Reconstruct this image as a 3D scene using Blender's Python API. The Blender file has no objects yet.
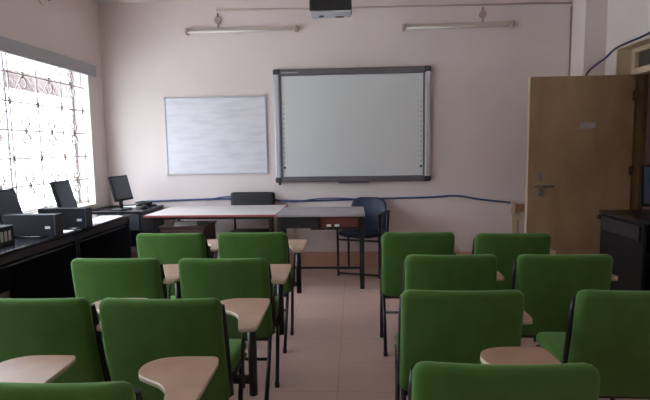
import bpy, bmesh, math, random
from mathutils import Vector, Matrix
random.seed(7)
PI = math.pi
S = bpy.context.scene
COL = S.collection

# ------------------------------------------------------------------ camera
F_PX, CAM_H, YAW, PITCH, ROLL = 500.0, 1.39, 3.43, 5.9, 0.9
cam_d = bpy.data.cameras.new('camera')
cam = bpy.data.objects.new('camera', cam_d); COL.objects.link(cam)
cam_d.sensor_fit = 'HORIZONTAL'; cam_d.sensor_width = 36.0
cam_d.lens = F_PX * 36.0 / 650.0
cam_d.clip_start = 0.02
y_, p_, r_ = (math.radians(a) for a in (YAW, PITCH, ROLL))
fw = Vector((-math.sin(y_)*math.cos(p_), math.cos(y_)*math.cos(p_), -math.sin(p_)))
rt = Vector((math.cos(y_), math.sin(y_), 0)); up = rt.cross(fw)
R_ = rt*math.cos(r_) - up*math.sin(r_); U_ = up*math.cos(r_) + rt*math.sin(r_)
M_ = Matrix((R_, U_, -fw)).transposed().to_4x4(); M_.translation = Vector((0, 0, CAM_H))
cam.matrix_world = M_
S.camera = cam

# ------------------------------------------------------------------ world, daylight, exposure
SKY_STRENGTH = 16.0
w = bpy.data.worlds.new('overcast_sky'); S.world = w; w.use_nodes = True
nt = w.node_tree; nt.nodes.clear()
wo = nt.nodes.new('ShaderNodeOutputWorld'); wb = nt.nodes.new('ShaderNodeBackground')
wr = nt.nodes.new('ShaderNodeValToRGB'); ws = nt.nodes.new('ShaderNodeSeparateXYZ'); wt = nt.nodes.new('ShaderNodeTexCoord')
nt.links.new(wt.outputs['Generated'], ws.inputs[0]); nt.links.new(ws.outputs[2], wr.inputs[0])
# overcast sky: about a third as bright at the horizon as overhead
wr.color_ramp.elements[0].position = 0.02; wr.color_ramp.elements[0].color = (0.23, 0.24, 0.25, 1)
wr.color_ramp.elements[1].position = 0.55; wr.color_ramp.elements[1].color = (0.82, 0.92, 1.04, 1)
nt.links.new(wr.outputs[0], wb.inputs[0]); wb.inputs[1].default_value = SKY_STRENGTH
nt.links.new(wb.outputs[0], wo.inputs[0])
S.view_settings.view_transform = 'Standard'; S.view_settings.look = 'None'
S.view_settings.gamma = 1.0; S.view_settings.use_curve_mapping = False
S.view_settings.exposure = 0.2
S.cycles.max_bounces = 10; S.cycles.diffuse_bounces = 6
S.cycles.use_denoising = True

WX0, WX1, WY1, WY0, CEIL = -2.96, 2.63, 5.85, -2.2, 3.10
WIN1 = (1.075, 5.53, 0.80, 2.34)      # y0, y1, z0, z1 of the window in view
FILL_WIN = (-1.60, -.70, 0.80, 2.34)      # unseen window added behind the camera, sized for fill light

def portal(name, y0, y1, z0, z1):
    d = bpy.data.lights.new(name, 'AREA'); d.shape = 'RECTANGLE'
    d.size = z1-z0; d.size_y = y1-y0
    d.cycles.is_portal = True
    o = bpy.data.objects.new(name, d); COL.objects.link(o)
    o.location = (WX0-0.24, (y0+y1)/2, (z0+z1)/2); o.rotation_euler = (0, -PI/2, 0)
portal('daylight_portal', *WIN1)
portal('daylight_portal', *FILL_WIN)

# ------------------------------------------------------------------ materials
def lin(c):
    return tuple((v/255/12.92 if v/255 <= 0.04045 else ((v/255+0.055)/1.055)**2.4) for v in c)
def mat(name, rgb, rough=0.6, metal=0.0, noise=0.0, scale=6.0, bump=0.0, bscale=200.0, spec=0.5, rgb2=None, stretch=(1,1,1)):
    m = bpy.data.materials.new(name); m.use_nodes = True
    n = m.node_tree.nodes; l = m.node_tree.links
    b = n['Principled BSDF']
    c = lin(rgb)
    b.inputs['Base Color'].default_value = (*c, 1); b.inputs['Roughness'].default_value = rough
    b.inputs['Metallic'].default_value = metal; b.inputs['Specular IOR Level'].default_value = spec
    tc = n.new('ShaderNodeTexCoord'); mp = n.new('ShaderNodeMapping'); mp.inputs['Scale'].default_value = stretch
    l.new(tc.outputs['Object'], mp.inputs[0])
    if noise or rgb2:
        t = n.new('ShaderNodeTexNoise'); t.inputs['Scale'].default_value = scale; t.inputs['Detail'].default_value = 5
        l.new(mp.outputs[0], t.inputs[0])
        r = n.new('ShaderNodeValToRGB')
        c2 = lin(rgb2) if rgb2 else tuple(v*(1-noise) for v in c)
        r.color_ramp.elements[0].position = 0.32; r.color_ramp.elements[0].color = (*c2, 1)
        r.color_ramp.elements[1].position = 0.68; r.color_ramp.elements[1].color = (*c, 1)
        l.new(t.outputs[0], r.inputs[0]); l.new(r.outputs[0], b.inputs['Base Color'])
    if bump:
        t2 = n.new('ShaderNodeTexNoise'); t2.inputs['Scale'].default_value = bscale
        l.new(mp.outputs[0], t2.inputs[0])
        bp = n.new('ShaderNodeBump'); bp.inputs['Strength'].default_value = bump; bp.inputs['Distance'].default_value = 0.003
        l.new(t2.outputs[0], bp.inputs['Height']); l.new(bp.outputs[0], b.inputs['Normal'])
    return m

M = {}
M['wall'] = mat('wall_paint', (226, 214, 211), 0.8, noise=0.06, scale=1.5, bump=0.15, bscale=60)
M['ceiling'] = mat('ceiling_paint', (226, 217, 210), 0.9, noise=0.05, scale=2)
M['reveal'] = mat('cream_reveal', (226, 218, 200), 0.8, noise=0.05)
M['skirt'] = mat('baseboard_tile', (204, 156, 134), 0.5, noise=0.1, scale=5)
M['lintel'] = mat('grey_blue_paint', (178, 176, 182), 0.7, noise=0.06, scale=4)
M['green'] = mat('green_fabric', (74, 112, 50), 0.9, noise=0.14, scale=14, bump=0.35, bscale=500, spec=0.2)
_b = M['green'].node_tree.nodes['Principled BSDF']
_b.inputs['Sheen Weight'].default_value = 0.35; _b.inputs['Sheen Roughness'].default_value = 0.45
_b.inputs['Sheen Tint'].default_value = (0.55, 0.85, 0.40, 1)
M['black'] = mat('black_metal', (22, 22, 24), 0.45, noise=0.1)
M['blackplastic'] = mat('black_plastic', (26, 26, 28), 0.5, noise=0.1, bump=0.1)
M['tablet'] = mat('beige_laminate', (180, 147, 124), 0.38, rgb2=(168, 134, 112), scale=9)
M['cream'] = mat('cream_edge', (208, 186, 164), 0.4)
M['greyplastic'] = mat('light_grey_plastic', (190, 190, 188), 0.5)
M['desk'] = mat('black_laminate', (24, 25, 30), 0.22, noise=0.15, scale=10)
M['deskside'] = mat('dark_laminate', (36, 42, 56), 0.45, noise=0.12, scale=10)
M['cabinetblack'] = mat('black_cabinet_laminate', (13, 14, 18), 0.55, noise=0.12, scale=10, spec=0.2)
M['drawer'] = mat('charcoal_laminate', (52, 54, 62), 0.45, noise=0.1)
M['case'] = mat('computer_case', (17, 20, 27), 0.7, noise=0.1, spec=0.2)
M["screen"] = mat("dark_screen", (48, 60, 78), 0.45)
M['white'] = mat('white_paper', (236, 236, 236), 0.7, noise=0.02)
M['whitetop'] = mat('white_laminate', (225, 220, 218), 0.3, noise=0.03)
M['red'] = mat('red_edge', (158, 82, 78), 0.5)
M['greytop'] = mat('grey_laminate', (166, 161, 165), 0.25, noise=0.06)
M['maroon'] = mat('maroon_laminate', (84, 54, 54), 0.5, noise=0.12)
M['redbrown'] = mat('red_brown_card', (104, 50, 38), 0.7, noise=0.2)
M['bluechair'] = mat('navy_plastic', (26, 44, 76), 0.45, noise=0.1)
M['alu'] = mat('aluminium', (196, 198, 208), 0.4, metal=0.25, noise=0.05)
M['aludark'] = mat('grey_aluminium', (112, 110, 116), 0.4, metal=0.4, noise=0.05)
M['capgrey'] = mat('charcoal_corner', (54, 54, 60), 0.45)
M['smart'] = mat('projection_surface', (218, 222, 224), 0.45, noise=0.03, scale=2)
M['icon'] = mat('icon_grey', (168, 174, 178), 0.6)
M['cable'] = mat('blue_cable', (58, 82, 130), 0.5)
M['cabledark'] = mat('dark_blue_cable', (44, 60, 104), 0.5)
M['cableblack'] = mat('black_cable', (24, 24, 28), 0.5)
M['brown'] = mat('brown_door_paint', (166, 137, 104), 0.5, rgb2=(142, 112, 80), scale=4, stretch=(1, 1, .5))
M['frame'] = mat('brown_frame', (150, 122, 84), 0.55, rgb2=(128, 100, 66), scale=5)
M['cream_frame'] = mat('yellowed_frame', (204, 186, 158), 0.6, noise=0.1)
M['steel'] = mat('dull_steel', (150, 148, 146), 0.35, metal=0.9)
M['dark_steel'] = mat('dark_hinge_metal', (84, 64, 46), 0.5, metal=0.5)
M['sticker'] = mat('faded_sticker', (176, 172, 174), 0.6, noise=0.15, scale=20)
M['wood'] = mat('bare_wood', (168, 124, 88), 0.6, noise=0.15)
M['tube'] = mat('tube_glass', (232, 226, 220), 0.25)
M['batten'] = mat('batten_enamel', (200, 186, 176), 0.5)
M['tubecap'] = mat('brown_tube_socket', (172, 152, 142), 0.6)
M['conduit'] = mat('painted_conduit', (190, 174, 164), 0.7)
M['grille'] = mat('grille_paint', (186, 174, 166), 0.6, noise=0.15)
M['winframe'] = mat('grey_window_steel', (176, 178, 186), 0.5)
M['concrete'] = mat('pale_concrete', (200, 198, 192), 0.9, noise=0.1)
M['awning'] = mat('corrugated_sheet', (96, 84, 82), 0.8, noise=0.3, scale=12)
M['projector'] = mat('projector_black', (26, 28, 32), 0.4)
M['projgrey'] = mat('projector_grey', (206, 210, 220), 0.5)
M['bulb'] = mat('dark_lamp_socket', (60, 56, 56), 0.5)

def glass_mat():
    m = bpy.data.materials.new('clear_pane'); m.use_nodes = True
    n = m.node_tree.nodes; l = m.node_tree.links; n.clear()
    o = n.new('ShaderNodeOutputMaterial'); mx = n.new('ShaderNodeMixShader'); t = n.new('ShaderNodeBsdfTransparent'); g = n.new('ShaderNodeBsdfGlossy')
    g.inputs['Roughness'].default_value = 0.02
    mx.inputs[0].default_value = 0.06
    l.new(t.outputs[0], mx.inputs[1]); l.new(g.outputs[0], mx.inputs[2]); l.new(mx.outputs[0], o.inputs[0])
    return m
M['glass'] = glass_mat()
M['darkglass'] = mat('dusty_dark_glass', (70, 72, 70), 0.3, noise=0.2)

def tile_mat():
    m = bpy.data.materials.new('floor_tiles'); m.use_nodes = True
    n = m.node_tree.nodes; l = m.node_tree.links; b = n['Principled BSDF']
    tc = n.new('ShaderNodeTexCoord'); br = n.new('ShaderNodeTexBrick'); mp = n.new('ShaderNodeMapping')
    mp.inputs['Location'].default_value = (0.11, 0.06, 0)
    l.new(tc.outputs['Object'], mp.inputs[0]); l.new(mp.outputs[0], br.inputs[0])
    br.offset = 0.0; br.inputs['Scale'].default_value = 1.0
    br.inputs['Brick Width'].default_value = 0.40; br.inputs['Row Height'].default_value = 0.40
    br.inputs['Mortar Size'].default_value = 0.005; br.inputs['Mortar Smooth'].default_value = 0.3
    br.inputs['Color1'].default_value = (*lin((214, 180, 169)), 1); br.inputs['Color2'].default_value = (*lin((209, 175, 164)), 1)
    br.inputs['Mortar'].default_value = (*lin((194, 160, 150)), 1)
    t = n.new('ShaderNodeTexNoise'); t.inputs['Scale'].default_value = 3.0; t.inputs['Detail'].default_value = 6
    l.new(tc.outputs['Object'], t.inputs[0])
    mx = n.new('ShaderNodeMixRGB'); mx.blend_type = 'MULTIPLY'; mx.inputs[0].default_value = 0.25
    l.new(br.outputs[0], mx.inputs[1]); l.new(t.outputs[0], mx.inputs[2]); l.new(mx.outputs[0], b.inputs['Base Color'])
    b.inputs['Roughness'].default_value = 0.42
    return m
M['floor'] = tile_mat()

def board_mat():
    m = bpy.data.materials.new('wiped_whiteboard'); m.use_nodes = True
    n = m.node_tree.nodes; l = m.node_tree.links; b = n['Principled BSDF']
    tc = n.new('ShaderNodeTexCoord'); mp = n.new('ShaderNodeMapping'); mp.inputs['Scale'].default_value = (1.5, 1, 9)
    t = n.new('ShaderNodeTexNoise'); t.inputs['Scale'].default_value = 2.2; t.inputs['Detail'].default_value = 5
    l.new(tc.outputs['Object'], mp.inputs[0]); l.new(mp.outputs[0], t.inputs[0])
    r = n.new('ShaderNodeValToRGB')
    r.color_ramp.elements[0].position = 0.33; r.color_ramp.elements[0].color = (*lin((208, 208, 218)), 1)
    r.color_ramp.elements[1].position = 0.55; r.color_ramp.elements[1].color = (*lin((222, 222, 230)), 1)
    l.new(t.outputs[0], r.inputs[0]); l.new(r.outputs[0], b.inputs['Base Color'])
    b.inputs['Roughness'].default_value = 0.35
    return m
M['whiteboard'] = board_mat()

# ------------------------------------------------------------------ mesh helpers
class MB:
    def __init__(s): s.bm = bmesh.new(); s.smooth = False
    def box(s, x0, x1, y0, y1, z0, z1, bev=0.0, mi=0, seg=2):
        r = bmesh.ops.create_cube(s.bm, size=1.0)
        vs = r['verts']
        for v in vs:
            v.co = Vector(((x0+x1)/2+v.co.x*(x1-x0), (y0+y1)/2+v.co.y*(y1-y0), (z0+z1)/2+v.co.z*(z1-z0)))
        fs = {f for v in vs for f in v.link_faces}
        for f in fs: f.material_index = mi
        if bev:
            es = {e for v in vs for e in v.link_edges}
            bmesh.ops.bevel(s.bm, geom=list(es), offset=bev, segments=seg, profile=0.5, affect='EDGES', clamp_overlap=True)
        return s
    def tube(s, pts, r, seg=10, mi=0, rounds=0, caps=True):
        pts = [Vector(p) for p in pts]
        for _ in range(rounds):
            q = [pts[0]]
            for a, b in zip(pts, pts[1:]): q += [a*.75+b*.25, a*.25+b*.75]
            q.append(pts[-1]); pts = q
        rings = []; prev = None
        for i, p in enumerate(pts):
            d = (pts[min(i+1, len(pts)-1)] - pts[max(i-1, 0)]).normalized()
            if prev is None:
                a = Vector((0, 0, 1)) if abs(d.z) < .9 else Vector((1, 0, 0))
                u = d.cross(a).normalized()
            else:
                u = (prev - d*prev.dot(d)).normalized()
            prev = u; v = d.cross(u)
            rr = r[min(len(r)-1, int(i*len(r)/len(pts)))] if isinstance(r, (list, tuple)) else r
            rings.append([s.bm.verts.new(p + (u*math.cos(2*PI*k/seg) + v*math.sin(2*PI*k/seg))*rr) for k in range(seg)])
        for A, B in zip(rings, rings[1:]):
            for k in range(seg):
                f = s.bm.faces.new((A[k], A[(k+1) % seg], B[(k+1) % seg], B[k])); f.material_index = mi; f.smooth = True
        if caps:
            for rg in (rings[0][::-1], rings[-1]):
                f = s.bm.faces.new(rg); f.material_index = mi
        return s
    def ring(s, c, R, r, axis='x', seg=18, mi=0):
        pts = []
        for k in range(seg+1):
            a = 2*PI*k/seg
            if axis == 'x': pts.append((c[0], c[1]+R*math.cos(a), c[2]+R*math.sin(a)))
            elif axis == 'y': pts.append((c[0]+R*math.cos(a), c[1], c[2]+R*math.sin(a)))
            else: pts.append((c[0]+R*math.cos(a), c[1]+R*math.sin(a), c[2]))
        return s.tube(pts, r, 6, mi, caps=False)
    def prism(s, out, z0, z1, mi=0, side=None, bev=0.0):
        a = [s.bm.verts.new((x, y, z0)) for x, y in out]; b = [s.bm.verts.new((x, y, z1)) for x, y in out]
        n = len(out)
        f1 = s.bm.faces.new(a[::-1]); f2 = s.bm.faces.new(b); f1.material_index = f2.material_index = mi
        for k in range(n):
            f = s.bm.faces.new((a[k], a[(k+1) % n], b[(k+1) % n], b[k])); f.material_index = mi if side is None else side; f.smooth = True
        return s
    def pillow(s, W, H, T, R, r, fn, n=18, mi=0):
        """rounded slab; fn maps (u across, v up, t through) to a point"""
        def ax(h, m):
            L = []
            for k in range(m+1):
                q = -1 + 2*k/m
                L.append(h*math.copysign(1-(1-abs(q))**1.7, q))
            return L
        us, vs = ax(W/2, n), ax(H/2, n)
        def pos(u, v, sg):
            qx = max(-(W/2-R), min(W/2-R, u)); qz = max(-(H/2-R), min(H/2-R, v))
            dx, dz = u-qx, v-qz; dl = math.hypot(dx, dz)
            if dl > 1e-9:
                k = max(abs(dx), abs(dz))/dl
                dx *= k; dz *= k
            dist = math.hypot(dx, dz) if (abs(dx) > 1e-9 and abs(dz) > 1e-9) else max(abs(dx), abs(dz))
            inside = R - dist if dl > 1e-9 else min(W/2-abs(u), H/2-abs(v))
            k = max(0.0, min(1.0, inside/r))
            t = T/2*(0.25 + 0.75*math.sqrt(max(0, 1-(1-k)**2)))
            return fn(qx+dx, qz+dz, sg*t)
        G = {}
        for sg in (-1, 1):
            for i, u in enumerate(us):
                for j, v in enumerate(vs):
                    G[sg, i, j] = s.bm.verts.new(pos(u, v, sg))
        for sg in (-1, 1):
            for i in range(n):
                for j in range(n):
                    q = [G[sg, i, j], G[sg, i+1, j], G[sg, i+1, j+1], G[sg, i, j+1]]
                    f = s.bm.faces.new(q if sg < 0 else q[::-1]); f.smooth = True; f.material_index = mi
        bd = [(i, 0) for i in range(n)] + [(n, j) for j in range(n)] + [(i, n) for i in range(n, 0, -1)] + [(0, j) for j in range(n, 0, -1)]
        for k in range(len(bd)):
            a, b = bd[k], bd[(k+1) % len(bd)]
            f = s.bm.faces.new((G[-1, *b], G[-1, *a], G[1, *a], G[1, *b])); f.smooth = True; f.material_index = mi
        return s
    def xform(s, m):
        bmesh.ops.transform(s.bm, matrix=m, verts=s.bm.verts[:]); return s
    def build(s, name, mats, parent=None, loc=(0, 0, 0), rotz=0.0):
        bmesh.ops.recalc_face_normals(s.bm, faces=s.bm.faces[:])
        me = bpy.data.meshes.new(name); s.bm.to_mesh(me); s.bm.free()
        if not isinstance(mats, (list, tuple)): mats = [mats]
        for m in mats: me.materials.append(m)
        o = bpy.data.objects.new(name, me); COL.objects.link(o)
        o.location = loc; o.rotation_euler = (0, 0, rotz)
        if parent: o.parent = parent
        return o

def chaikin(p, n=2):
    for _ in range(n):
        q = []
        for a, b in zip(p, p[1:]+p[:1]): q += [(a[0]*.75+b[0]*.25, a[1]*.75+b[1]*.25), (a[0]*.25+b[0]*.75, a[1]*.25+b[1]*.75)]
        p = q
    return p
def thing(name, label, cat, loc=(0, 0, 0), rotz=0.0, group=None):
    o = bpy.data.objects.new(name, None); COL.objects.link(o); o.empty_display_size = 0.1
    o.location = loc; o.rotation_euler = (0, 0, rotz)
    return tag(o, label, cat, group)
def tag(o, label, cat, group=None):
    o['label'] = label; o['category'] = cat
    if group: o['group'] = group
    return o
def struct(o):
    o['kind'] = 'structure'; return o
def copy_tree(o, parent=None):
    c = o.copy(); COL.objects.link(c)
    if parent: c.parent = parent
    for ch in list(o.children): copy_tree(ch, c)
    return c

# ------------------------------------------------------------------ the room
struct(MB().box(WX0-.3, WX1+2.2, WY0-.3, WY1+.3, -0.2, 0).build('floor', M['floor']))
struct(MB().box(WX0-.3, WX1+2.2, WY0-.3, WY1+.3, CEIL, CEIL+.2).build('ceiling', M['ceiling']))
struct(MB().box(WX0-.24, WX1+.3, WY1, WY1+.2, 0, CEIL).build('wall_back', M['wall']))
struct(MB().box(WX0-.24, WX1+.3, WY0-.2, WY0, 0, CEIL).build('wall_front', M['wall']))
wl = MB()
X0, X1 = WX0-.24, WX0
segs = [WY0, FILL_WIN[0], FILL_WIN[1], WIN1[0], WIN1[1], WY1]
for a, b in ((0, 1), (2, 3), (4, 5)): wl.box(X0, X1, segs[a], segs[b], 0, CEIL)
for W_ in (WIN1, FILL_WIN):
    wl.box(X0, X1, W_[0], W_[1], 0, W_[2]); wl.box(X0, X1, W_[0], W_[1], W_[3], CEIL)
struct(wl.build('wall_left', M['wall']))
# right wall with the doorway
DY0, DY1, DZ = 4.18, 5.28, 2.33
wr_ = MB()
wr_.box(WX1, WX1+.3, WY0, DY0, 0, CEIL).box(WX1, WX1+.3, DY1, WY1, 0, CEIL).box(WX1, WX1+.3, DY0, DY1, DZ, CEIL)
struct(wr_.build('wall_right', M['wall']))
# corridor beyond the doorway
struct(MB().box(WX1+1.9, WX1+2.1, 2.6, WY1+.2, 0, CEIL).box(WX1+.3, WX1+1.9, WY1, WY1+.2, 0, CEIL).box(WX1+.3, WX1+1.9, 2.4, 2.6, 0, CEIL).build('wall_corridor', M['wall']))
struct(MB().box(2.41, WX1, 5.51, WY1, 0, CEIL).build('pillar', M['wall']))
struct(MB().box(WX0, 2.41, WY1-.015, WY1, 0, .165).build('baseboard_back', M['skirt']))
struct(MB().box(WX0, WX0+.015, WY0, WY1-.015, 0, .165).build('baseboard_left', M['skirt']))
struct(MB().box(WX1-.015, WX1, WY0, DY0-.06, 0, .165).build('baseboard_right', M['skirt']))
# painted lintel band over the window
struct(MB().box(WX0, WX0+.035, 0.95, 5.655, 2.236, 2.364, .006).build('trim_1', M['lintel']))
# outside
struct(MB().box(-30, WX0-.3, -20, 30, -.9, -.7).build('ground', M['concrete']))
aw = MB()
N = 200
for k in range(N):
    ya, yb = 1.0+k*6.5/N, 1.0+(k+1)*6.5/N
    xa, xb = (-3.64+.02*math.sin(v*2*PI/.105) for v in (ya, yb))
    q = [aw.bm.verts.new(c) for c in ((xa, ya, 2.075), (xb, yb, 2.075), (xb-.12, yb, 2.30), (xa-.12, ya, 2.30))]
    aw.bm.faces.new(q)
bmesh.ops.remove_doubles(aw.bm, verts=aw.bm.verts[:], dist=1e-5)
awo = aw.build('corrugated_awning', M['awning'])
sm_ = awo.modifiers.new('thickness', 'SOLIDIFY'); sm_.thickness = 0.008
tag(awo, 'corrugated awning sheet hanging outside behind the top of the window grille', 'awning')

# windows
def window(name, W_, grille_cols):
    y0, y1, z0, z1 = W_
    fx = WX0-.20
    fr = MB()
    for a, b in ((y0, y0+.045), (y1-.045, y1)): fr.box(fx-.02, fx+.02, a, b, z0, z1)
    fr.box(fx-.02, fx+.02, y0, y1, z0, z0+.045).box(fx-.02, fx+.02, y0, y1, z1-.045, z1)
    nn = max(1, round((y1-y0)/1.15))
    for k in range(1, nn):
        yy = y0+(y1-y0)*k/nn
        fr.box(fx-.016, fx+.016, yy-.012, yy+.012, z0, z1)
    root = struct(fr.build(name, M['winframe']))
    p = MB()
    for k in range(nn):
        a = y0+(y1-y0)*k/nn; b = y0+(y1-y0)*(k+1)/nn
        p.box(fx-.003, fx+.001, a+.02, b-.02, z0+.03, z1-.03)
    p.build('window_pane', M['glass'], root)
    MB().box(WX0-.18, WX0+.02, y0, y1, z0-.03, z0+.005, .004).build('window_sill', M['reveal'], root)
    gx = WX0-.06
    g = MB(); rr = .0072
    rows = [2.10-.253*i for i in range(6)]
    ymain = [y1-.055-.395*k for k in range(20) if y1-.055-.395*k > y0+.02]
    yoff = [y-.2 for y in ymain if y-.2 > y0+.02]
    for z in rows: g.tube([(gx, y0, z), (gx, y1, z)], rr, 6)
    for y in ymain: g.tube([(gx, y, z0), (gx, y, z1)], rr, 6)
    for i, z in enumerate(rows):
        for y in (yoff if i % 2 == 0 else ymain):
            g.box(gx-.011, gx+.011, y-.013, y+.013, z-.022, z+.022, .006)
        if i % 2 == 0:
            for y in yoff:
                for s in (1, -1):
                    if z0+.02 < z+s*.075+s*.05 < z1-.005: g.ring((gx, y, z+s*.075), .05, .0062)
                for sy in (1, -1):
                    for s in (1, -1):
                        zz = z+s*.253
                        if z0 < zz < z1 and y0 < y+sy*.195 < y1: g.tube([(gx+.006, y+sy*.03, z+s*.03), (gx+.006, y+sy*.19, zz-s*.01)], .005, 6)
    yl = 5.26 if y1 > 5 else y1-.25
    zz = z0+.06
    while zz < z1-.05:
        g.ring((gx-.004, yl-.0, zz), .034, .0055, seg=12); zz += .068*2
    g.build('window_grille', M['grille'], root)
    return root
window('window_1', WIN1, 6)
window('fill_window', FILL_WIN, 7)  # out of view, put in to let more fill light into the room

# doorway: frame, transom, open leaf
fx0, fx1 = WX1+.135, WX1+.235
d = MB()
d.box(fx0, fx1, DY1-.07, DY1, 2.065, DZ).box(fx0, fx1, DY0, DY0+.07, 2.065, DZ).box(fx0, fx1, DY0+.07, DY1-.07, 2.065, 2.125).box(fx0, fx1, DY0+.07, DY1-.07, DZ-.05, DZ)
df = struct(d.build('trim_2', M['cream_frame']))
MB().box(fx0+.04, fx0+.046, DY0+.07, DY1-.07, 2.125, DZ-.05).build('transom_pane', M['darkglass'], df)
struct(MB().box(fx0, fx1, DY1-.07, DY1, 0, 2.065).box(fx0, fx1, DY0, DY0+.07, 0, 2.065).box(WX1-.004, fx0, DY1-.012, DY1, 0, 2.06).box(fx1, WX1+.3, DY1-.03, DY1, 0, DZ).build('trim_3', M['frame']))
struct(MB().box(WX1-.006, fx0, DY1-.012, DY1+.004, 2.06, DZ+.004).box(WX1-.006, fx0, DY0, DY1, DZ-.012, DZ+.004).build('trim_4', M['cream_frame']))
LY = DY1-.07-.045       # camera-side face of the leaf
leaf = struct(MB().box(1.752, fx0-.005, LY, LY+.04, .012, 2.062, .003).build('door_1', M['brown']))
MB().box(1.744, 1.7525, LY, LY+.04, .012, 2.062).build('door_edge', M['cream'], leaf)
yf = LY
MB().box(1.853, 1.885, yf-.006, yf, 1.03, 1.12, .002).tube([(1.869, yf-.02, 1.085), (1.869, yf, 1.085)], .009, 10).build('keyhole_plate', M['steel'], leaf)
b_ = MB().box(1.79, 2.02, yf-.004, yf, .962, .984, .001).tube([(1.775, yf-.014, .973), (2.0, yf-.014, .973)], .0065, 10)
for xx in (1.81, 1.89, 1.96): b_.box(xx-.008, xx+.008, yf-.022, yf, .96, .986, .003)
b_.build('tower_bolt', M['steel'], leaf)
pl = MB().box(1.838, 1.888, yf-.034, yf-.008, .875, .93, .006)
pl.tube([(1.848, yf-.021, .925), (1.848, yf-.021, .95), (1.856, yf-.021, .962), (1.87, yf-.021, .962), (1.878, yf-.021, .95), (1.878, yf-.021, .925)], .0045, 8, rounds=1)
pl.build('padlock', M['steel'], leaf)
MB().prism([(2.235, 0), (2.245, .05), (2.30, .062), (2.40, .055), (2.395, .012), (2.33, 0)], 0, .0015).xform(Matrix.Translation((0, yf, 1.545)) @ Matrix.Rotation(PI/2, 4, 'X')).build('paper_sticker', M['sticker'], leaf)
for zz in (.30, 1.12, 1.86):
    h = MB().box(fx0-.03, fx0-.006, yf-.003, yf, zz-.045, zz+.045).tube([(fx0-.004, yf-.005, zz-.05), (fx0-.004, yf-.005, zz+.05)], .006, 8)
    h.build('hinge', M['dark_steel'], leaf)
MB().tube([(2.46, yf-.035, .66), (2.46, yf-.02, .66), (2.46, yf, .66)], [.022, .026, .014], 12).build('door_knob', M['dark_steel'], leaf)

# ------------------------------------------------------------------ wall fittings
# whiteboard
wbr = thing('whiteboard', 'white dry-wipe board with thin silver frame and faint smudges on back wall', 'whiteboard', (-1.623, WY1, 1.105))
MB().box(-.59, .59, -.014, -.002, .014, .888).build('writing_surface', M['whiteboard'], wbr)
f = MB()
f.box(-.605, .605, -.022, -.001, 0, .018, .004).box(-.605, .605, -.022, -.001, .884, .902, .004)
f.box(-.605, -.587, -.022, -.001, .018, .884, .004).box(.587, .605, -.022, -.001, .018, .884, .004)
f.build('frame', M['alu'], wbr)
for sx in (-1, 1):
    for z in (.002, .9):
        MB().box(sx*.596-.014, sx*.596+.014, -.026, -.001, z-.012, z+.012, .005).build('corner_cap', M['greyplastic'], wbr)
# interactive board
SB = thing('interactive_whiteboard', 'large interactive board with wide grey frame and black corners on back wall', 'interactive whiteboard', (-.025, WY1, 1.0))
w2, hh = .892, 1.295
MB().box(-w2+.07, w2-.07, -.035, -.01, .06, hh-.06).build('board_surface', M['smart'], SB)
MB().box(-w2+.05, w2-.05, -.062, -.002, hh-.075, hh, .012).build('top_rail', M['aludark'], SB)
MB().box(-w2+.05, w2-.05, -.062, -.002, 0, .066, .012).build('bottom_rail', M['aludark'], SB)
for sx in (-1, 1):
    r = MB().box(min(sx*w2, sx*(w2-.062)), max(sx*w2, sx*(w2-.062)), -.06, -.002, .05, hh-.05, .012)
    r.build('side_rail', M['alu'], SB)
    MB().box(min(sx*(w2-.062), sx*(w2-.084)), max(sx*(w2-.062), sx*(w2-.084)), -.045, -.005, .05, hh-.05).build('rail_groove', M['aludark'], SB)
    for z in (.03, hh-.03):
        MB().box(sx*(w2-.038)-.045, sx*(w2-.038)+.045, -.066, -.001, z-.034, z+.034, .02, seg=3).build('corner_cap', M['capgrey'], SB)
    for k in range(13):
        z = hh*.18+k*.056; x = sx*(w2-.105)
        MB().box(x-.009, x+.009, -.0362, -.0345, z-.007, z+.007).build('touch_icon', M['icon'], SB)
    MB().box(sx*(w2-.105)-.012, sx*(w2-.105)+.012, -.037, -.0345, hh*.18-.075, hh*.18-.05).build('power_icon', M['blackplastic'], SB)
t = MB()
for k in range(9): t.box(-.80+k*.022, -.80+k*.022+.015, -.0635, -.061, hh-.047, hh-.033)
t.build('maker_lettering', M['greyplastic'], SB)
MB().box(-.16, .2, -.07, -.01, -.016, 0, .006).build('pen_tray', M['aludark'], SB)
MB().tube([(-w2+.045, -.05, -.03), (-w2+.045, -.05, .01)], .014, 10).build('foot', M['blackplastic'], SB)

# tube lights
def tube_light(x0, x1, z, label, xm):
    L = x1-x0
    r = thing('tube_light', label, 'tube light', (x0, WY1, z), 0, 'tube lights on the back wall')
    MB().box(.03, L-.03, -.04, -.001, .008, .042, .006).build('batten', M['batten'], r)
    MB().tube([(.03, -.058, -.006), (L-.03, -.058, -.006)], .014, 12).build('lamp_tube', M['tube'], r)
    for a in (0, L-.032):
        MB().box(a, a+.032, -.078, -.001, -.026, .04, .008).build('lamp_socket', M['tubecap'], r)
    MB().tube([(xm-x0, -.03, .13), (xm-x0, -.001, .13)], .038, 16).tube([(xm-x0, -.012, .04), (xm-x0, -.012, .205)], .010, 8).build('junction_box', M['tubecap'], r)
tube_light(-1.92, -.63, 2.74, 'unlit fluorescent tube light on back wall, above the small whiteboard', -1.55)
tube_light(.55, 1.77, 2.715, 'unlit fluorescent tube light on back wall, right of the projector', 1.44)
tag(MB().tube([(-1.56, WY1-.01, 2.985), (-.5, WY1-.01, 2.965), (1.0, WY1-.01, 2.955), (2.40, WY1-.01, 2.94)], .011, 8).build('conduit', M['conduit']), 'thin painted conduit running along the top of the back wall', 'conduit')
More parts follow.
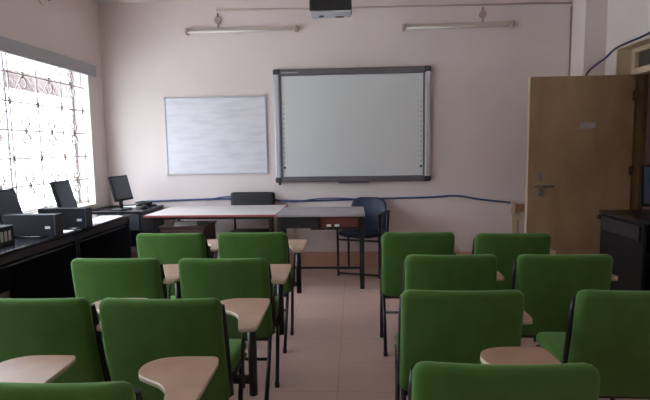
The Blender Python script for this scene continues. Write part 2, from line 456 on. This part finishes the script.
tag(MB().tube([(2.399, WY1-.012, 2.90), (2.399, WY1-.012, .4)], .009, 8).build('conduit', M['tubecap']), 'thin vertical wire conduit in the corner beside the pillar', 'conduit')
tag(MB().tube([(2.405, 5.50, 2.925), (2.62, 5.50, 2.915)], .014, 8).build('conduit', M['conduit']), 'short conduit crossing the front of the pillar near ceiling', 'conduit')
# lamp socket on the left wall
ls = thing('lamp_holder', 'round dark lamp holder high on the left wall above the window', 'lamp holder', (WX0, 4.776, 2.87))
MB().tube([(.0, 0, 0), (.02, 0, 0)], .075, 20).build('wall_rose', M['wall'], ls)
MB().tube([(.02, 0, .0), (.06, 0, -.004), (.08, 0, -.02)], [.03, .028, .024], 12, rounds=1).build('socket', M['bulb'], ls)
# projector
pr = thing('projector', 'black projector with grey underside hanging from the ceiling', 'projector', (-.157, 3.6, 2.335))
MB().box(-.148, .148, 0, .165, .012, .10, .012).build('body', M['projector'], pr)
MB().box(-.142, .142, .006, .16, 0, .013, .004).build('underside', M['projgrey'], pr)
MB().box(.03, .09, .12, .15, -.003, .001).build('label_plate', M['redbrown'], pr)
MB().tube([(-.07, .10, -.006), (-.07, .10, .002)], .018, 12).build('foot', M['blackplastic'], pr)
MB().tube([(-.03, -.002, .05), (-.03, .01, .05)], .028, 16).build('rear_port', M['blackplastic'], pr)
MB().tube([(0, .08, .1), (0, .08, CEIL-2.335)], .02, 12).tube([(0, .08, CEIL-2.335-.02), (0, .08, CEIL-2.335)], .07, 16).build('ceiling_mount', M['blackplastic'], pr)
# wires
def wire(name, pts, r, m, label, cat='cable', rounds=2):
    return tag(MB().tube(pts, r, 8, rounds=rounds).build(name, m), label, cat)
yw = WY1-.012
wire('wall_cable', [(-2.5, yw, .79), (-2.1, yw, .80), (-1.6, yw, .815), (-1.1, yw, .80), (-.7, yw, .775), (-.2, yw, .785), (.4, yw, .80), (.9, yw, .805), (1.18, yw, .83), (1.4, yw, .78), (1.79, yw, .735)], .011, M['cable'], 'blue network cable running along the back wall to the socket board')
wire('wall_cable', [(-1.75, yw-.02, .80), (-1.5, yw-.02, .85), (-1.1, yw-.02, .84), (-.75, yw-.02, .76), (-.5, yw-.02, .80), (-.25, yw-.02, .815), (.1, yw-.02, .79), (.3, yw-.022, .785)], .007, M['cable'], 'thin loose blue cable looping above the white-topped table')
wire('wall_cable', [(2.43, 5.498, 2.10), (2.45, 5.498, 2.15), (2.53, 5.498, 2.215), (2.617, 5.495, 2.275), (2.618, 5.40, 2.31), (2.618, 5.28, 2.345), (2.618, 5.05, 2.352), (2.618, 4.85, 2.352), (2.618, 4.5, 2.38), (2.618, 3.9, 2.40)], .010, M['cabledark'], 'dark blue cable sloping up the right wall over the door transom')
sb = thing('socket_board', 'small wooden socket board with cream plate on back wall beside the door', 'socket board', (1.79, WY1, .30))
MB().box(.055, .15, -.04, -.001, .33, .42, .004).build('wooden_block', M['wood'], sb)
MB().box(0, .052, -.03, -.001, .31, .44, .004).build('cream_plate', M['cream'], sb)
MB().box(.02, .075, -.018, -.001, 0, .31, .003).box(.075, .12, -.012, -.001, .22, .33, .003).build('cable_cover', M['cream_frame'], sb)

# ------------------------------------------------------------------ tables and chairs at the front
T = thing('front_table', 'white-topped table with red edge and thin black legs at the back wall', 'table', (-1.44, 5.26, 0))
MB().box(-.66, .66, -.43, .42, .731, .75).build('tabletop', M['whitetop'], T)
e = MB().box(-.665, .665, -.437, -.43,   .731, .7505).box(-.665, .665, .42, .427,   .731, .7505).box(-.667, -.66, -.43, .42,   .731, .7505).box(.66, .667, -.43, .42,   .731, .7505)
e.build('edge_band', M['red'], T)
for x in (-.60, .60):
    for y in (-.38, .38): MB().box(x-.013, x+.013, y-.013, y+.013, 0, .731).build('leg', M['black'], T)
for y in (-.365, .365): MB().box(-.587, .587, y-.01, y+.01, .70, .731).build('apron', M['black'], T)

G = thing('teacher_desk', 'dark desk with grey top and red-brown drawer, right of the white-topped table', 'desk', (-.338, 5.13, 0))
MB().box(-.435, .435, -.30, .30, .725, .752, .003).build('desktop', M['greytop'], G)
for x in (-.405, .405):
    for y in (-.27, .05): MB().box(x-.022, x+.022, y-.022, y+.022, 0, .725).build('leg', M['black'], G)
for b in ((-.383, -.02, -.285, -.265), (-.383, .383, .042, .06), (.395, .412, -.248, .028), (-.412, -.395, -.248, .028)): MB().box(*b, .61, .725).build('apron', M['black'], G)
MB().box(-.10, .383, -.285, .0, .592, .610, .003).build('drawer_tray', M['blackplastic'], G)
MB().box(-.015, .375, -.262, -.02, .612, .715, .004).build('drawer', M['redbrown'], G)
for x in (.08, .16): MB().box(x-.022, x+.022, -.2655, -.261, .622, .645).build('white_label', M['white'], G)
MB().box(-.383, .383, -.28, -.26, .20, .222).build('stretcher', M['black'], G)

# blue plastic chair against the wall
B = thing('plastic_chair', 'navy blue plastic armchair standing behind the dark desk', 'chair', (.09, 5.50, 0), math.radians(-16))
def blueback(u, v, t): return Vector((u, .20 + .10*((v+.21)/.42) - .04*(u/.25)**2 + t, .60 + v))
MB().pillow(.42, .44, .03, .11, .014, blueback, 14).build('backrest', M['bluechair'], B)
MB().pillow(.48, .44, .035, .08, .016, lambda u, v, t: Vector((u, v, .44 + .03*(u/.24)**2 + t)), 14).build('seat', M['bluechair'], B)
for s in (-1, 1):
    MB().tube([(s*.23, -.20, .0), (s*.232, -.205, .42), (s*.236, -.20, .66)], .013, 8, rounds=1).build('leg', M['black'], B)
    MB().tube([(s*.23, .20, .0), (s*.232, .19, .42), (s*.236, .22, .66)], .013, 8, rounds=1).build('leg', M['black'], B)
    MB().box(s*.236-.022, s*.236+.022, -.22, .23, .655, .685, .01).build('armrest', M['blackplastic'], B)
MB().tube([(-.23, -.20, .03), (.23, -.20, .03)], .011, 8).build('foot_bar', M['black'], B)
for y in (-.20, .19): MB().tube([(-.23, y, .40), (.23, y, .40)], .011, 8).build('seat_rail', M['black'], B)
MB().box(-.16, -.10, .175, .19, .50, .545).build('white_sticker', M['white'], B)

# black chair behind the white table
K = thing('office_chair', 'black chair with low square backrest behind the white-topped table', 'chair', (-1.185, 5.565, 0))
MB().pillow(.52, .28, .05, .03, .022, lambda u, v, t: Vector((u, .17+.05*v+t, .757+v)), 12).build('backrest', M['blackplastic'], K)
MB().pillow(.47, .40, .05, .05, .02, lambda u, v, t: Vector((u, -.05+v, .45+t)), 12).build('seat', M['blackplastic'], K)
for s in (-1, 1):
    MB().tube([(s*.225, .20, 0), (s*.225, .185, .45), (s*.225, .205, .80)], .012, 8).build('leg', M['black'], K)
    MB().tube([(s*.225, -.20, 0), (s*.225, -.20, .45)], .012, 8).build('leg', M['black'], K)
MB().tube([(-.225, -.2, .42), (.225, -.2, .42)], .01, 8).tube([(-.225, .19, .42), (.225, .19, .42)], .01, 8).tube([(-.225, -.2, .42), (-.225, .19, .42)], .01, 8).tube([(.225, -.2, .42), (.225, .19, .42)], .01, 8).build('seat_frame', M['black'], K)

# maroon cabinet with paper under the white table
C_ = thing('low_cabinet', 'low maroon cabinet standing beneath the white-topped table', 'cabinet', (-1.76, 5.15, 0))
MB().box(-.23, .23, -.2, .2, .03, .60, .004).build('body', M['maroon'], C_)
MB().box(-.245, .245, -.21, .21, .60, .62, .003).build('top', M['maroon'], C_)
MB().box(-.22, -.005, -.212, -.2, .06, .58, .003).build('door', M['maroon'], C_)
MB().box(.005, .22, -.212, -.2, .06, .58, .003).build('door', M['maroon'], C_)
MB().box(-.22, .22, -.19, .19, 0, .03).build('plinth', M['black'], C_)
tag(MB().box(-.12, .11, -.15, .14, 0, .006).build('paper_stack', M['white'], None, (-1.78, 5.13, .62), .3), 'sheets of white paper lying on the low maroon cabinet', 'paper')

# ------------------------------------------------------------------ computer desks along the window
def comp_desk(y0, y1, label):
    r = thing('computer_desk', label, 'desk', (WX0+.02, y0, 0), 0, 'black computer desks along the window')
    L = y1-y0; D = .665
    MB().box(0, D, 0, L, .725, .75, .003).build('desktop', M['desk'], r)
    for y in (0.0, L-.02): MB().box(.02, D-.04, y, y+.02, 0, .725).build('side_panel', M['deskside'], r)
    MB().box(.03, .045, .02, L-.02, .25, .725).build('back_panel', M['deskside'], r)
    MB().box(.22, D-.05, .05, L-.05, .63, .645).build('keyboard_tray', M['drawer'], r)
    MB().box(D-.065, D-.05, .02, L-.02, .66, .725).build('front_rail', M['drawer'], r)
    MB().box(.05, D-.06, .02, .035, .10, .118).box(.1, .5, .02, L-.02, .08, .1).build('foot_shelf', M['deskside'], r)
comp_desk(2.05, 3.00, 'black computer desk nearest the camera along the window, mostly out of view')
comp_desk(3.02, 3.98, 'black computer desk under the window carrying the nearest monitor')
comp_desk(4.00, 4.97, 'black computer desk under the window carrying the middle monitor')
# far desk in the corner
r = thing('corner_desk', 'black corner desk against the back wall carrying the farthest monitor', 'desk', (WX0+.02, 5.18, 0))
MB().box(0, .66, 0, .64, .725, .75, .003).build('desktop', M['desk'], r)
for x in (0, .64): MB().box(x, x+.02, .02, .62, 0, .725).build('side_panel', M['deskside'], r)
MB().box(.02, .64, .60, .615, .25, .725).build('back_panel', M['deskside'], r)
MB().box(.30, .63, .01, .025, .54, .715, .003).build('drawer', M['drawer'], r)

def pc_case(y, x1, label):
    r = thing('computer_case', label, 'computer', (x1, y, .75), 0, 'slim computer cases on the desks')
    MB().box(-.42, -.014, 0, .095, .008, .172, .004).build('body', M['case'], r)
    MB().box(-.016, 0, .0, .095, .006, .174, .005).build('front_panel', M['blackplastic'], r)
    MB().box(-.085, -.045, -.0015, .001, .065, .085).build('badge', M['greyplastic'], r)
    for a in (-.38, -.05): MB().box(a-.02, a+.02, .01, .085, 0, .009, .002).build('foot', M['blackplastic'], r)
pc_case(3.62, -2.262, 'slim dark computer case in front of the nearest monitor under the window')
pc_case(4.02, -2.24, 'slim dark computer case in front of the middle monitor under the window')

def monitor(loc, rotz, w_, h_, tilt, lift, label, group='flat monitors on the window desks'):
    """screen faces +x before turning"""
    r = thing('monitor', label, 'monitor', loc, rotz, group)
    Rm = Matrix.Translation((0, 0, lift)) @ Matrix.Rotation(-tilt, 4, 'Y')
    MB().box(-.012, .015, -w_/2, w_/2, 0, h_, .004).xform(Rm).build('housing', M['case'], r)
    MB().box(.0148, .0175, -w_/2+.014, w_/2-.014, .022, h_-.014).xform(Rm).build('screen', M['screen'], r)
    MB().box(-.045, -.012, -.09, .09, .05, h_-.06, .006).xform(Rm).build('rear_cover', M['blackplastic'], r)
    MB().tube([(-.04, 0, .012), (-.045, 0, lift+.09)], [.022, .018], 10).build('stand_neck', M['blackplastic'], r)
    MB().pillow(.17, .20, .016, .05, .006, lambda u, v, t: Vector((-.03+u, v, .008+t)), 10).build('stand_base', M['blackplastic'], r)
monitor((-2.73, 3.80, .75), .06, .30, .27, math.radians(15), .09, 'dark flat monitor nearest the camera in front of the window')
monitor((-2.57, 4.33, .75), .06, .29, .28, math.radians(15), .115, 'middle dark flat monitor of the three under the window')
monitor((-2.545, 5.36, .75), -.10, .34, .28, math.radians(14), .10, 'dark flat monitor on the corner desk beside the back wall')
# power backup box
u = thing('backup_power_unit', 'small dark power unit with white sockets beside the nearest computer case', 'power unit', (-2.43, 3.22, .75))
MB().box(-.33, -.012, 0, .17, 0, .135, .008).build('body', M['case'], u)
MB().box(-.012, 0, .0, .17, .0, .135, .004).build('socket_panel', M['blackplastic'], u)
for k in range(3): MB().box(-.002, .003, .03+k*.04, .055+k*.04, .03, .10, .002).build('socket', M['greyplastic'], u)
# small things on the desks
def keyboard(loc, rotz, label):
    r = thing('keyboard', label, 'keyboard', loc, rotz)
    MB().box(-.07, .07, -.21, .21, 0, .018, .004).build('body', M['blackplastic'], r)
    k_ = MB()
    for a in range(5):
        for b in range(14): k_.box(-.058+a*.024, -.038+a*.024, -.2+b*.0287, -.176+b*.0287, .017, .024)
    k_.build('keys', M['case'], r)
keyboard((-2.75, 4.68, .75), 0.1, 'black keyboard lying on the desk under the window between the monitors')
def mouse(loc, rz, label):
    r = thing('computer_mouse', label, 'mouse', loc, rz)
    MB().pillow(.058, .105, .034, .027, .016, lambda u, v, t: Vector((u, v, .017+t)), 10).build('body', M['blackplastic'], r)
    MB().tube([(-.004, .03, .034), (.004, .03, .034)], .006, 8).build('wheel', M['greyplastic'], r)
mouse((-2.36, 5.45, .75), .5, 'black mouse on the corner desk near the cable coil')
tag(MB().box(-.11, .11, -.26, .26, 0, .004).build('paper_sheet', M['white'], None, (-2.40, 4.55, .7505), .06), 'long white paper lying on the desk edge before the corner desk', 'paper')
tag(MB().box(-.10, .10, -.05, .07, 0, .004).build('paper_sheet', M['white'], None, (-2.40, 3.86, .7505), .05), 'white paper on the desk edge between the two slim computer cases', 'paper')
pts = []
for k in range(60):
    a = k*.62; rr = .05+.02*math.sin(k*1.7)
    pts.append((-2.46+rr*1.5*math.cos(a), 5.67+rr*math.sin(a), .762+.03*abs(math.sin(k*.9))+k*.0003))
wire('cable_coil', pts, .007, M['cableblack'], 'tangled coil of black cable heaped on the corner desk', 'cable', 1)
wire('desk_cable', [(-2.90, 5.22, .757), (-2.84, 5.3, .757), (-2.87, 5.5, .757), (-2.75, 5.7, .757), (-2.6, 5.76, .757), (-2.35, 5.77, .757)], .007, M['cableblack'], 'black cable trailing along the back of the corner desk')
tag(MB().box(-.07, .07, -.10, .10, 0, .004).build('paper_sheet', M['white'], None, (-2.60, 5.60, .751), .4), 'small white paper on the corner desk beside the farthest monitor', 'paper')

# ------------------------------------------------------------------ computer cabinet on the right
c = thing('computer_cabinet', 'tall black computer cabinet with open shelf in front of the door', 'cabinet', (1.84, 3.27, 0))
LX, LY_ = .76, .56
MB().box(-.015, LX, -.012, LY_, .875, .90, .003).build('top', M['desk'], c)
MB().box(0, .02, 0, LY_-.005, 0, .875).build('side_panel', M['cabinetblack'], c)
MB().box(LX-.02, LX, 0, LY_-.005, 0, .875).build('side_panel', M['cabinetblack'], c)
MB().box(.02, LX-.02, LY_-.025, LY_-.005, .05, .875).build('back_panel', M['cabinetblack'], c)
MB().box(-.014, 0, .03, LY_-.04, .76, .86, .004).build('drawer', M['blackplastic'], c)
MB().box(.02, LX-.02, .01, LY_-.03, .66, .68).build('shelf', M['cabinetblack'], c)
MB().box(.02, LX-.02, .01, LY_-.03, .05, .07).build('shelf', M['cabinetblack'], c)
monitor((2.17, 3.55, .90), PI*1.5-.25, .36, .29, math.radians(8), .05, 'dark monitor standing on the black cabinet by the door', 'monitor by the door')

# ------------------------------------------------------------------ tablet-arm chairs
def tablet_outline():
    p = [(.045, -.155), (.045, .0), (.045, .19), (.035, .222), (.0, .226), (-.09, .226), (-.15, .215), (-.19, .18), (-.20, .13), (-.185, .085), (-.14, .055), (-.09, .025), (-.058, -.02), (-.045, -.08), (-.03, -.155), (-.02, -.17), (.03, -.17)]
    return chaikin(p, 2)
def make_chair():
    r = thing('tablet_chair', 'chair', 'chair')
    # origin on the floor under the top edge of the back; the sitter looks along +y
    def back(u, v, t):
        z = .583 + v
        return Vector((u, .03 + (.82-z)*.20 + .022*(u/.235)**2 + t - .012*(1-(v/.235)**2), z))
    MB().pillow(.486, .47, .060, .036, .022, back, 20).build('backrest', M['green'], r)
    bf = MB()
    for s in (-1, 1):
        bf.tube([(s*.235, .088+(.82-z)*.20, z) for z in (.775, .70, .60, .47, .36)], [.010, .0145, .0145, .0145, .0145], 8)
    bf.tube([(-.235, .18, .36), (.235, .18, .36)], .014, 8)
    bf.box(-.225, .225, .115, .155, .335, .36, .005)
    bf.build('back_frame', M['black'], r)
    MB().pillow(.47, .40, .06, .05, .024, lambda u, v, t: Vector((u, .345+v, .445+t-.015*max(0, (v-.1)/.11)**2)), 16).build('seat', M['green'], r)
    sf = MB()
    for s in (-1, 1): sf.tube([(s*.225, .13, .40), (s*.225, .50, .40)], .0125, 8)
    sf.tube([(-.225, .15, .40), (.225, .15, .40)], .0125, 8).tube([(-.225, .49, .40), (.225, .49, .40)], .0125, 8)
    sf.box(-.222, .222, .15, .49, .396, .416)
    sf.build('seat_frame', M['black'], r)
    for s in (-1, 1):
        MB().tube([(s*.228, .15, .41), (s*.228, .06, .22), (s*.228, -.07, .012)], .0115, 8).tube([(s*.228, -.07, 0), (s*.228, -.07, .03)], .014, 8).build('leg', M['black'], r)
        MB().tube([(s*.228, .42, .41), (s*.235, .33, .2), (s*.238, .26, .012)], .0115, 8).tube([(s*.238, .26, 0), (s*.238, .26, .03)], .014, 8).build('leg', M['black'], r)
    MB().tube([(-.228, .075, .25), (.228, .075, .25)], .009, 8).build('stretcher', M['black'], r)
    po = MB().tube([(.285, .24, .33), (.285, .24, .655)], .019, 12)
    po.box(.20, .30, .22, .26, .385, .412, .004)
    po.tube([(.262, .16, .40), (.262, .15, .62), (.275, .19, .66)], .006, 8, rounds=1)
    pt = po.build('tablet_post', M['black'], r)
    tb = MB().prism(tablet_outline(), -.009, .009, 0, 1).build('writing_tablet', [M['tablet'], M['cream']], r, (.29, .235, .68))
    MB().tube([(-.005, .005, -.035), (-.005, .005, -.009)], .034, 14).box(-.02, .03, -.14, .03, -.018, -.009, .003).build('swivel_plate', M['greyplastic'], tb)
    return r
proto = make_chair()
spots = [
    (-1.29, 3.33, 0.305, 0, 'green tablet chair at the front left, nearest the computer desks, farthest from the camera'),
    (-0.717, 3.35, 0.305, 0.02, 'green tablet chair of the left front pair beside the aisle, before the white-topped table'),
    (-1.3, 2.535, 0.275, 0.02, 'green tablet chair in the second left row beside the computer desks'),
    (-0.704, 2.528, 0.278, 0.03, 'green tablet chair in the second left row beside the aisle'),
    (-1.3, 1.815, 0.3, 0.02, 'green tablet chair in the third left row cut by the left edge of the photo'),
    (-0.767, 1.815, 0.325, 0.01, 'whole green tablet chair in the third left row beside the aisle, fully showing its tablet'),
    (-0.802, 1.108, 0.317, 0.02, 'nearest green tablet chair at bottom left, only its back top and tablet in view'),
    (-1.335, 1.108, 0.315, 0.02, 'chair outside the bottom left edge showing only its beige writing tablet'),
    (0.425, 3.316, 0.242, 0.03, 'green tablet chair at the front right beside the aisle, before the blue chair'),
    (1.036, 3.258, 0.242, 0.03, 'green tablet chair at the front right, before the brown door'),
    (0.51, 2.60, 0.242, 0.03, 'green tablet chair in the second right row beside the aisle'),
    (1.1, 2.60, 0.242, 0.03, 'green tablet chair in the second right row beside the black cabinet'),
    (0.427, 1.932, 0.242, 0.03, 'green tablet chair in the third right row beside the aisle'),
    (1.12, 1.934, 0.242, 0.03, 'green tablet chair in the third right row cut by the right edge of the photo'),
    (0.393, 1.245, 0.242, 0.03, 'nearest green tablet chair at bottom right, beige tablet showing beyond its back'),
]
for i, (x, y, px_, tr, lab) in enumerate(spots):
    o = proto if i == 0 else copy_tree(proto)
    o.location = (x, y, 0)
    o['label'] = lab; o['group'] = 'green tablet-arm chairs'
    for ch in o.children:
        if ch.name.startswith('writing_tablet'):
            ax, ay = {0: (-.02, .05), 4: (-.025, .012), 6: (-.016, .05), 7: (.02, .05), 14: (-.018, .02), 5: (0, .012)}.get(i, (0, 0))
            ch.rotation_euler = (0, 0, tr); ch.location.x = px_+ax; ch.location.y = .235+ay
        if ch.name.startswith('tablet_post'): ch.location.x = max(-.01, px_-.29)
